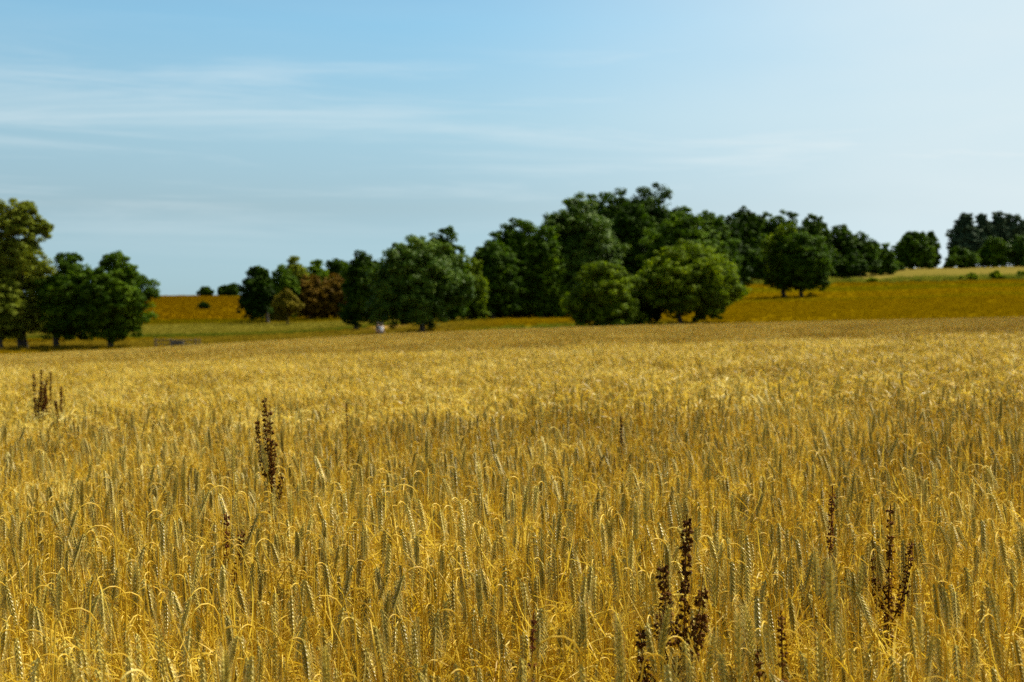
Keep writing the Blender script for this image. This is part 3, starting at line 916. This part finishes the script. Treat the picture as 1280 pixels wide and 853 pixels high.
GB = 'trees of the large wood in the middle'
tree(457, 180, 314, 62, 'dark tree at the left shoulder of the big round tree', 'oak', 'leaf_dark', GB, 0.08, 20, 'oak_tree', trunk_px=446)
tree(526, 148, 297, 128, 'big round broad crowned tree standing at the edge of the rye left of centre', 'oak', 'leaf_grey', None, 0.09, 21, 'oak_tree', trunk_px=529, lobes_n=24, squash=1.0)
tree(558, 200, 285, 62, 'tree whose top rises just behind the big round tree', 'oak', 'leaf_mid', GB, 0.05, 22)
tree(588, 205, 322, 44, 'low yellow green tree in the dip right of the big round tree', 'round', 'leaf_bright', GB, 0.03, 23)
wood = [
    (617, 212, 303, 62, 'lower bright topped tree at the left end of the wood', 'leaf_mid'),
    (650, 218, 276, 78, 'dark pointed tree of the wood, left of the tallest ones', 'leaf_mid'),
    (679, 216, 284, 46, 'narrow tree filling the dip left of the tallest ones', 'leaf_mid'),
    (722, 222, 246, 92, 'tallest left hand tree of the wood, above the front bush tree', 'leaf_grey'),
    (768, 236, 241, 76, 'tall tree in the middle of the wood between two others equally tall', 'leaf_dark'),
    (812, 234, 234, 80, 'highest tree of the whole wood with an open airy top', 'leaf_dark'),
    (852, 222, 262, 84, 'round topped tree of the wood directly above the front oak', 'leaf_mid'),
    (744, 244, 250, 60, 'tree filling the gap right of the tallest left hand tree of the wood', 'leaf_dark'),
    (792, 228, 256, 56, 'tree of the wood between its two highest tops, a little lower', 'leaf_mid'),
    (700, 232, 266, 50, 'tree on the left shoulder of the tallest left hand tree', 'leaf_dark'),
    (908, 244, 273, 50, 'dark tree behind the right end of the tall wood, next to the hill wood', 'leaf_dark'),
    (888, 226, 266, 62, 'right end tree of the tall wood, above the right side of the front oak', 'leaf_mid'),
]
for k, (px, Y, top, w, lab, lm) in enumerate(wood):
    tree(px, Y, top, w * 1.22, lab, 'oak', lm, GB, 0.02, 30 + k, 'oak_tree', lobes_n=22)
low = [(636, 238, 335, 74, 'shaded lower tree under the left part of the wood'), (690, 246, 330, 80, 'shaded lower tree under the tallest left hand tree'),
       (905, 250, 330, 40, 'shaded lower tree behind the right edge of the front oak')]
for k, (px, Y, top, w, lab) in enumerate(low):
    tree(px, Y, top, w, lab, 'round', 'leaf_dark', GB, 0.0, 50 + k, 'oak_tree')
tree(754, 143, 326, 96, 'bushy yellow green tree reaching to the ground at the rye edge', 'bush', 'leaf_bright', None, 0.0, 24, 'bushy_tree', lobes_n=16)
tree(803, 148, 366, 52, 'low leafy shrub joining the bushy tree and the front oak', 'bush', 'leaf_mid', None, 0.03, 25, 'shrub', 'shrub', lobes_n=9)
tree(855, 146, 303, 142, 'wide green oak standing at the rye edge right of centre', 'oak', 'leaf_bright', None, 0.10, 26, 'oak_tree', trunk_px=851, lobes_n=26)
tree(869, 150, 394, 8, 'small dark tuft shaped bush under the right side of the front oak', 'bush', 'leaf_dark', None, 0.0, 27, 'bush', 'bush', lobes_n=4, leaf=0.1)

GR = 'trees of the wood on the right hand hill'
right = [
    (928, 345, 262, 52, 'tall dark tree at the left end of the hill wood', 'leaf_dark'),
    (955, 352, 267, 44, 'tree second from the left in the hill wood', 'leaf_dark'),
    (983, 350, 265, 48, 'dark tree directly behind the lit twin tree on the meadow', 'leaf_dark'),
    (1016, 352, 269, 50, 'dark tree of the hill wood above the right side of the twin trees', 'leaf_dark'),
    (1050, 356, 281, 42, 'tree of the hill wood where its top line starts to fall', 'leaf_dark'),
    (1074, 360, 292, 40, 'lower tree of the hill wood, second from its right end', 'leaf_mid'),
    (1100, 366, 305, 34, 'lowest tree at the right end of the hill wood', 'leaf_mid'),
]
for k, (px, Y, top, w, lab, lm) in enumerate(right):
    tree(px, Y, top, w * 1.2, lab, 'oak', lm, GR, 0.0, 60 + k, 'oak_tree', dens=0.9)
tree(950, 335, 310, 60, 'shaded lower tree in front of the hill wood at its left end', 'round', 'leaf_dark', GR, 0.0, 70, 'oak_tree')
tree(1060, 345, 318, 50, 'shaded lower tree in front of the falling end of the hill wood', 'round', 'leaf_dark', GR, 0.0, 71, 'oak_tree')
tree(978, 246, 279, 48, 'left one of the twin trees on the orange meadow, taller with a yellowish top', 'round', 'leaf_bright', None, 0.10, 72, 'oak_tree', trunk_px=980, lobes_n=14)
tree(1004, 244, 291, 72, 'right one of the twin trees on the orange meadow, wider and rounder', 'oak', 'leaf_mid', None, 0.10, 73, 'oak_tree', trunk_px=1002, lobes_n=18)
GH = 'trees on the skyline at the right'
tree(1141, 420, 290, 50, 'spiky topped tree alone on the right skyline', 'oak', 'leaf_mid', GH, 0.02, 74)
tree(1163, 430, 290, 24, 'narrow dark tree touching the lone skyline tree on its right', 'oak', 'leaf_dark', GH, 0.02, 75)
tree(1203, 425, 309, 46, 'low round bush on the right skyline left of the pines', 'bush', 'leaf_mid', GH, 0.0, 76, 'bush', 'bush')
tree(1241, 428, 297, 38, 'round pale green tree in front of the pines', 'round', 'leaf_mid', GH, 0.02, 77)
tree(1280, 430, 292, 52, 'rounded green tree cut by the right border, in front of the pines', 'round', 'leaf_grey', GH, 0.02, 78)
tree(1117, 400, 322, 26, 'small dark bush filling the gap between the hill wood and the lone skyline tree', 'bush', 'leaf_dark', GH, 0.0, 79, 'bush', 'bush')
for k, (px, top, w, lab) in enumerate([(1207, 267, 34, 'pine at the left end of the pine row with a flat top'), (1229, 268, 26, 'slim pine second from the left in the pine row'),
                                       (1247, 265, 24, 'tallest slim pine in the middle of the pine row'), (1262, 268, 26, 'pine second from the right in the pine row'),
                                       (1282, 274, 34, 'pine cut by the right border of the picture'), (1222, 292, 44, 'lower dark pine filling the row behind the round bush')]):
    tree(px, 450 + 4 * k, top, w * 1.35, lab, 'pine', 'leaf_pine', 'pines at the right end of the skyline', 0.05, 80 + k, 'pine_tree', 'pine tree', dens=0.9, tr=0.25)

# ------------------------------------------------------------------ meadow growth
def tuft(rg, n, h, spread):
    mb = MB()
    for _ in range(n):
        a = rg.uniform(0, 6.28); b = rg.uniform(0, spread)
        o = np.array([math.cos(a) * b, math.sin(a) * b, 0]); d = np.array([rg.gauss(0, .35), rg.gauss(0, .35), 1])
        hh = h * rg.uniform(0.5, 1.1); w = rg.uniform(0.02, 0.045)
        s = np.array([rg.gauss(0, 1), rg.gauss(0, 1), 0]); s /= np.linalg.norm(s) + 1e-6
        mb.add([o - s * w, o + s * w, o + d * hh * 0.6 + s * w * 0.6, o + d * hh * 0.6 - s * w * 0.6, o + d * hh + np.array([d[0], d[1], 0]) * 0.2], [(0, 1, 2, 3), (3, 2, 4)], 0)
    return mb
def tint_mat():
    m, nt, out = new_mat('meadow_growth')
    at_ = nt.nodes.new('ShaderNodeAttribute'); at_.attribute_name = 'tint'; at_.attribute_type = 'INSTANCER'
    p = nt.nodes.new('ShaderNodeBsdfPrincipled'); p.inputs['Roughness'].default_value = 0.9; p.inputs['Specular IOR Level'].default_value = 0.0
    nt.links.new(at_.outputs['Color'], p.inputs['Base Color'])
    t = nt.nodes.new('ShaderNodeBsdfTranslucent'); nt.links.new(at_.outputs['Color'], t.inputs['Color'])
    mx = nt.nodes.new('ShaderNodeMixShader'); mx.inputs[0].default_value = 0.3
    nt.links.new(p.outputs[0], mx.inputs[1]); nt.links.new(t.outputs[0], mx.inputs[2]); nt.links.new(mx.outputs[0], out.inputs[0])
    return m
TM = tint_mat()
r6 = random.Random(4)
tk = [tuft(r6, 26, 0.42, 0.5).build('tuft', TM, link=False) for _ in range(5)]
rs6 = np.random.RandomState(9)
n = 46000
YY = np.sqrt(rs6.uniform(136 ** 2, 330 ** 2, n)); UU = rs6.uniform(-0.40, 0.40, n)
YY[-14000:] = np.sqrt(rs6.uniform(330 ** 2, 482 ** 2, 14000)); UU[-14000:] = rs6.uniform(-0.29, -0.08, 14000); XX = UU * YY
tn = zone_colour(XX, YY) * rs6.uniform(0.85, 1.12, n)[:, None]
tn = np.clip(tn * np.array([1.1, 1.1, 0.8]), 0, 0.8)
tn *= np.where(YY < 330, 1.12, 1.0)[:, None]
ii = rs6.randint(0, 5, n)
rot = np.stack([np.zeros(n), np.zeros(n), rs6.uniform(0, 6.28, n)], 1)
sc = rs6.uniform(0.5, 1.25, n) * (1 - 0.35 * ((YY > 225) & (YY < 300)))
o = scatter('meadow_grass', tk, np.stack([XX, YY, H(XX, YY) - 0.02], 1), rot, np.stack([sc] * 3, 1), ii, tn)
tag(o, 'dry orange and olive grass of the meadow behind the rye', 'grass', kind='stuff')

# weeds along the field track on the right hill
wk = [tuft(r6, 60, 1.0, 0.8).build('weed', TM, link=False) for _ in range(4)]
n = 900
px_ = rs6.uniform(880, 1400, n); YY = 320 + rs6.normal(0, 3.5, n) ; XX = (px_ - 640) / F * YY
dn = 0.5 + 0.5 * np.sin(px_ * 0.045) + 0.35 * np.sin(px_ * 0.13)
keep = rs6.random_sample(n) < np.clip(dn + 0.25 * (px_ > 1060), 0.1, 1); XX, YY = XX[keep], YY[keep]; n = len(XX)
g0 = np.array([0.10, 0.13, 0.012]); g1 = np.array([0.24, 0.23, 0.02])
tt = rs6.random_sample(n)[:, None]; tn = g0 * (1 - tt) + g1 * tt
sc = rs6.uniform(0.5, 1.4, n)
o = scatter('weed_strip', wk, np.stack([XX, YY, H(XX, YY) - 0.05], 1), np.stack([np.zeros(n), np.zeros(n), rs6.uniform(0, 6.28, n)], 1), np.stack([sc] * 3, 1), rs6.randint(0, 4, n), tn)
tag(o, 'uneven yellow green weeds along the track on the right hill', 'weeds', kind='stuff')
for k, (px, top, w, lab) in enumerate([(1087, 347, 26, 'low green shrub at the left end of the weed strip on the right hill'),
                                       (1210, 340, 20, 'low yellow green shrub near the middle of the weed strip'),
                                       (1248, 338, 22, 'yellow green shrub near the right end of the weed strip'),
                                       (1280, 338, 20, 'low shrub of the weed strip at the right border')]):
    tree(px, 317, top, w, lab, 'bush', 'leaf_bright', 'shrubs in the weed strip on the right hill', 0.0, 90 + k, 'shrub', 'shrub', dens=0.6, lobes_n=5, leaf=0.3)

# ------------------------------------------------------------------ fence and trough at the left edge of the rye
Yf = 147.0
xa, xb = at(193, Yf), at(250, Yf)
fz = float(H(at(220, Yf), Yf))
fence = empty('rail_fence', ((xa + xb) / 2, Yf, fz)); tag(fence, 'low weathered wooden rail fence beyond the rye right of the left trees', 'fence')
tz = row_z(424.5, Yf) - fz
for px in (194, 213, 244, 249.5):
    mb = MB(); xx = at(px, Yf) - (xa + xb) / 2
    mb.tube([(xx, 0, -0.3), (xx + 0.01, 0, tz * 0.5), (xx, 0.01, tz + 0.06), (xx, 0.01, tz + 0.09)], [0.085, 0.08, 0.075, 0.03], 8, 0, cap=True)
    mb.build('post', M['old_wood'], fence)
for zz in (tz - 0.08, tz - 0.5):
    mb = MB(); mb.tube([((xa - xb) / 2, -0.11, zz), (0, -0.13, zz - 0.02), ((xb - xa) / 2, -0.11, zz + 0.01)], [0.05, 0.055, 0.045], 7, 0, cap=True)
    mb.build('rail', M['old_wood'], fence)
Yt = 145.0
tr_ = empty('cattle_trough', (at(222, Yt), Yt, float(H(at(222, Yt), Yt)))); tag(tr_, 'dark metal cattle trough standing by the wooden rail fence', 'trough')
tt_ = row_z(426.5, Yt) - tr_.location.z
mb = MB()
hw, hd, d0 = 0.62, 0.34, 0.36
prof = [(-hw, tt_), (-hw * 0.88, tt_ - d0), (hw * 0.88, tt_ - d0), (hw, tt_)]
V, Fq = [], []
for (x_, z_) in prof:
    for y_ in (-hd, hd): V.append((x_, y_ * (0.8 if z_ < tt_ else 1), z_))
for (x_, z_) in prof:
    for y_ in (-hd, hd): V.append((x_ * 0.94, y_ * (0.8 if z_ < tt_ else 1) * 0.9, z_ + (0.03 if z_ < tt_ else 0)))
for b in (0, 8):
    for i in range(3): Fq.append((b + 2 * i, b + 2 * i + 1, b + 2 * i + 3, b + 2 * i + 2))
    Fq.append((b + 0, b + 2, b + 4, b + 6)); Fq.append((b + 1, b + 3, b + 5, b + 7))
Fq += [(0, 8, 14, 6), (1, 9, 15, 7), (0, 1, 9, 8), (6, 7, 15, 14)]
mb.add(V, Fq); mb.build('basin', M['trough_metal'], tr_)
for sx in (-1, 1):
    for sy in (-1, 1):
        mb = MB(); mb.tube([(sx * 0.52, sy * 0.27, -0.05), (sx * 0.46, sy * 0.22, tt_ - d0 + 0.06)], [0.03, 0.03], 6, 0, cap=True); mb.build('leg', M['trough_metal'], tr_)

# ------------------------------------------------------------------ two walkers beside the big round tree
def skin_mesh(name, verts, edges, radii, mat, parent, sub=2):
    me = bpy.data.meshes.new(name); me.from_pydata(verts, edges, []); me.materials.append(mat)
    o = bpy.data.objects.new(name, me); COL.objects.link(o); o.parent = parent
    md = o.modifiers.new('skin', 'SKIN'); md.use_smooth_shade = True
    if not me.skin_vertices: me.skin_vertices.new(name='')
    for sv, r in zip(me.skin_vertices[0].data, radii):
        sv.radius = (r, r) if not isinstance(r, tuple) else r
        sv.use_root = False
    me.skin_vertices[0].data[0].use_root = True
    s = o.modifiers.new('sub', 'SUBSURF'); s.levels = sub; s.render_levels = sub
    return o

def walker(px, Y, rz, top_m, leg_m, label, ph=1):
    x = at(px, Y); t = empty('person', (x, Y, float(H(x, Y))), rz); tag(t, label, 'person')
    V = [(0, 0, 0.95), (0, 0.0, 1.15), (0, 0.01, 1.36), (0, 0, 1.47), (0, 0.0, 1.55), (0, 0.01, 1.64), (0, 0.01, 1.70),
         (-0.17, 0, 1.40), (-0.21, -0.04 * ph, 1.12), (-0.20, 0.08 * ph, 0.90), (-0.20, 0.12 * ph, 0.80),
         (0.17, 0, 1.40), (0.21, 0.02 * ph, 1.12), (0.20, 0.0 - 0.12 * ph, 0.90), (0.20, -0.17 * ph, 0.81),
         (-0.09, 0, 0.90), (-0.10, -0.12 * ph, 0.50), (-0.10, 0.02 - 0.20 * ph, 0.08), (-0.10, 0.14 - 0.2 * ph, 0.04),
         (0.09, 0, 0.90), (0.10, 0.16 * ph, 0.50), (0.10, 0.14 * ph, 0.08), (0.10, 0.26 * ph, 0.04)]
    Ed = [(0, 1), (1, 2), (2, 3), (3, 4), (4, 5), (5, 6), (2, 7), (7, 8), (8, 9), (9, 10), (2, 11), (11, 12), (12, 13), (13, 14),
          (0, 15), (15, 16), (16, 17), (17, 18), (0, 19), (19, 20), (20, 21), (21, 22)]
    R = [(0.15, 0.11), (0.13, 0.10), (0.15, 0.10), 0.055, 0.085, 0.10, 0.06, 0.055, 0.042, 0.032, 0.035, 0.055, 0.042, 0.032, 0.035,
         0.085, 0.055, 0.04, 0.035, 0.085, 0.055, 0.04, 0.035]
    skin_mesh('body', V, Ed, R, M['skin'], t)
    sub = lambda ids: ([V[i] for i in ids], [(ids.index(a), ids.index(b)) for a, b in Ed if a in ids and b in ids])
    grow = lambda ids, k: [tuple(c * k + 0.008 for c in R[i]) if isinstance(R[i], tuple) else R[i] * k + 0.008 for i in ids]
    ids = [1, 0, 2, 7, 8, 11, 12]; v, e = sub(ids); skin_mesh('shirt', v, e, grow(ids, 1.12), top_m, t)
    ids = [0, 15, 16, 17, 19, 20, 21]; v, e = sub(ids); skin_mesh('trousers', v, e, grow(ids, 1.1), leg_m, t)
    mb = MB(); mb.tube([(0, -0.02, 1.57), (0, -0.02, 1.66), (0, -0.01, 1.73), (0, 0, 1.765), (0, 0, 1.775)], [0.10, 0.112, 0.095, 0.05, 0.01], 10, 0, cap=True)
    mb.build('hair', M['hair'], t, smooth=True)
    return t
walker(477, 139, 0.5, M['white_cloth'], M['dark_cloth'], 'person in a white top beyond the rye at the big round tree')
walker(472.5, 141, 0.3, M['olive_cloth'], M['brown_cloth'], 'person in dark olive clothes just left of the one in the white top', -1)
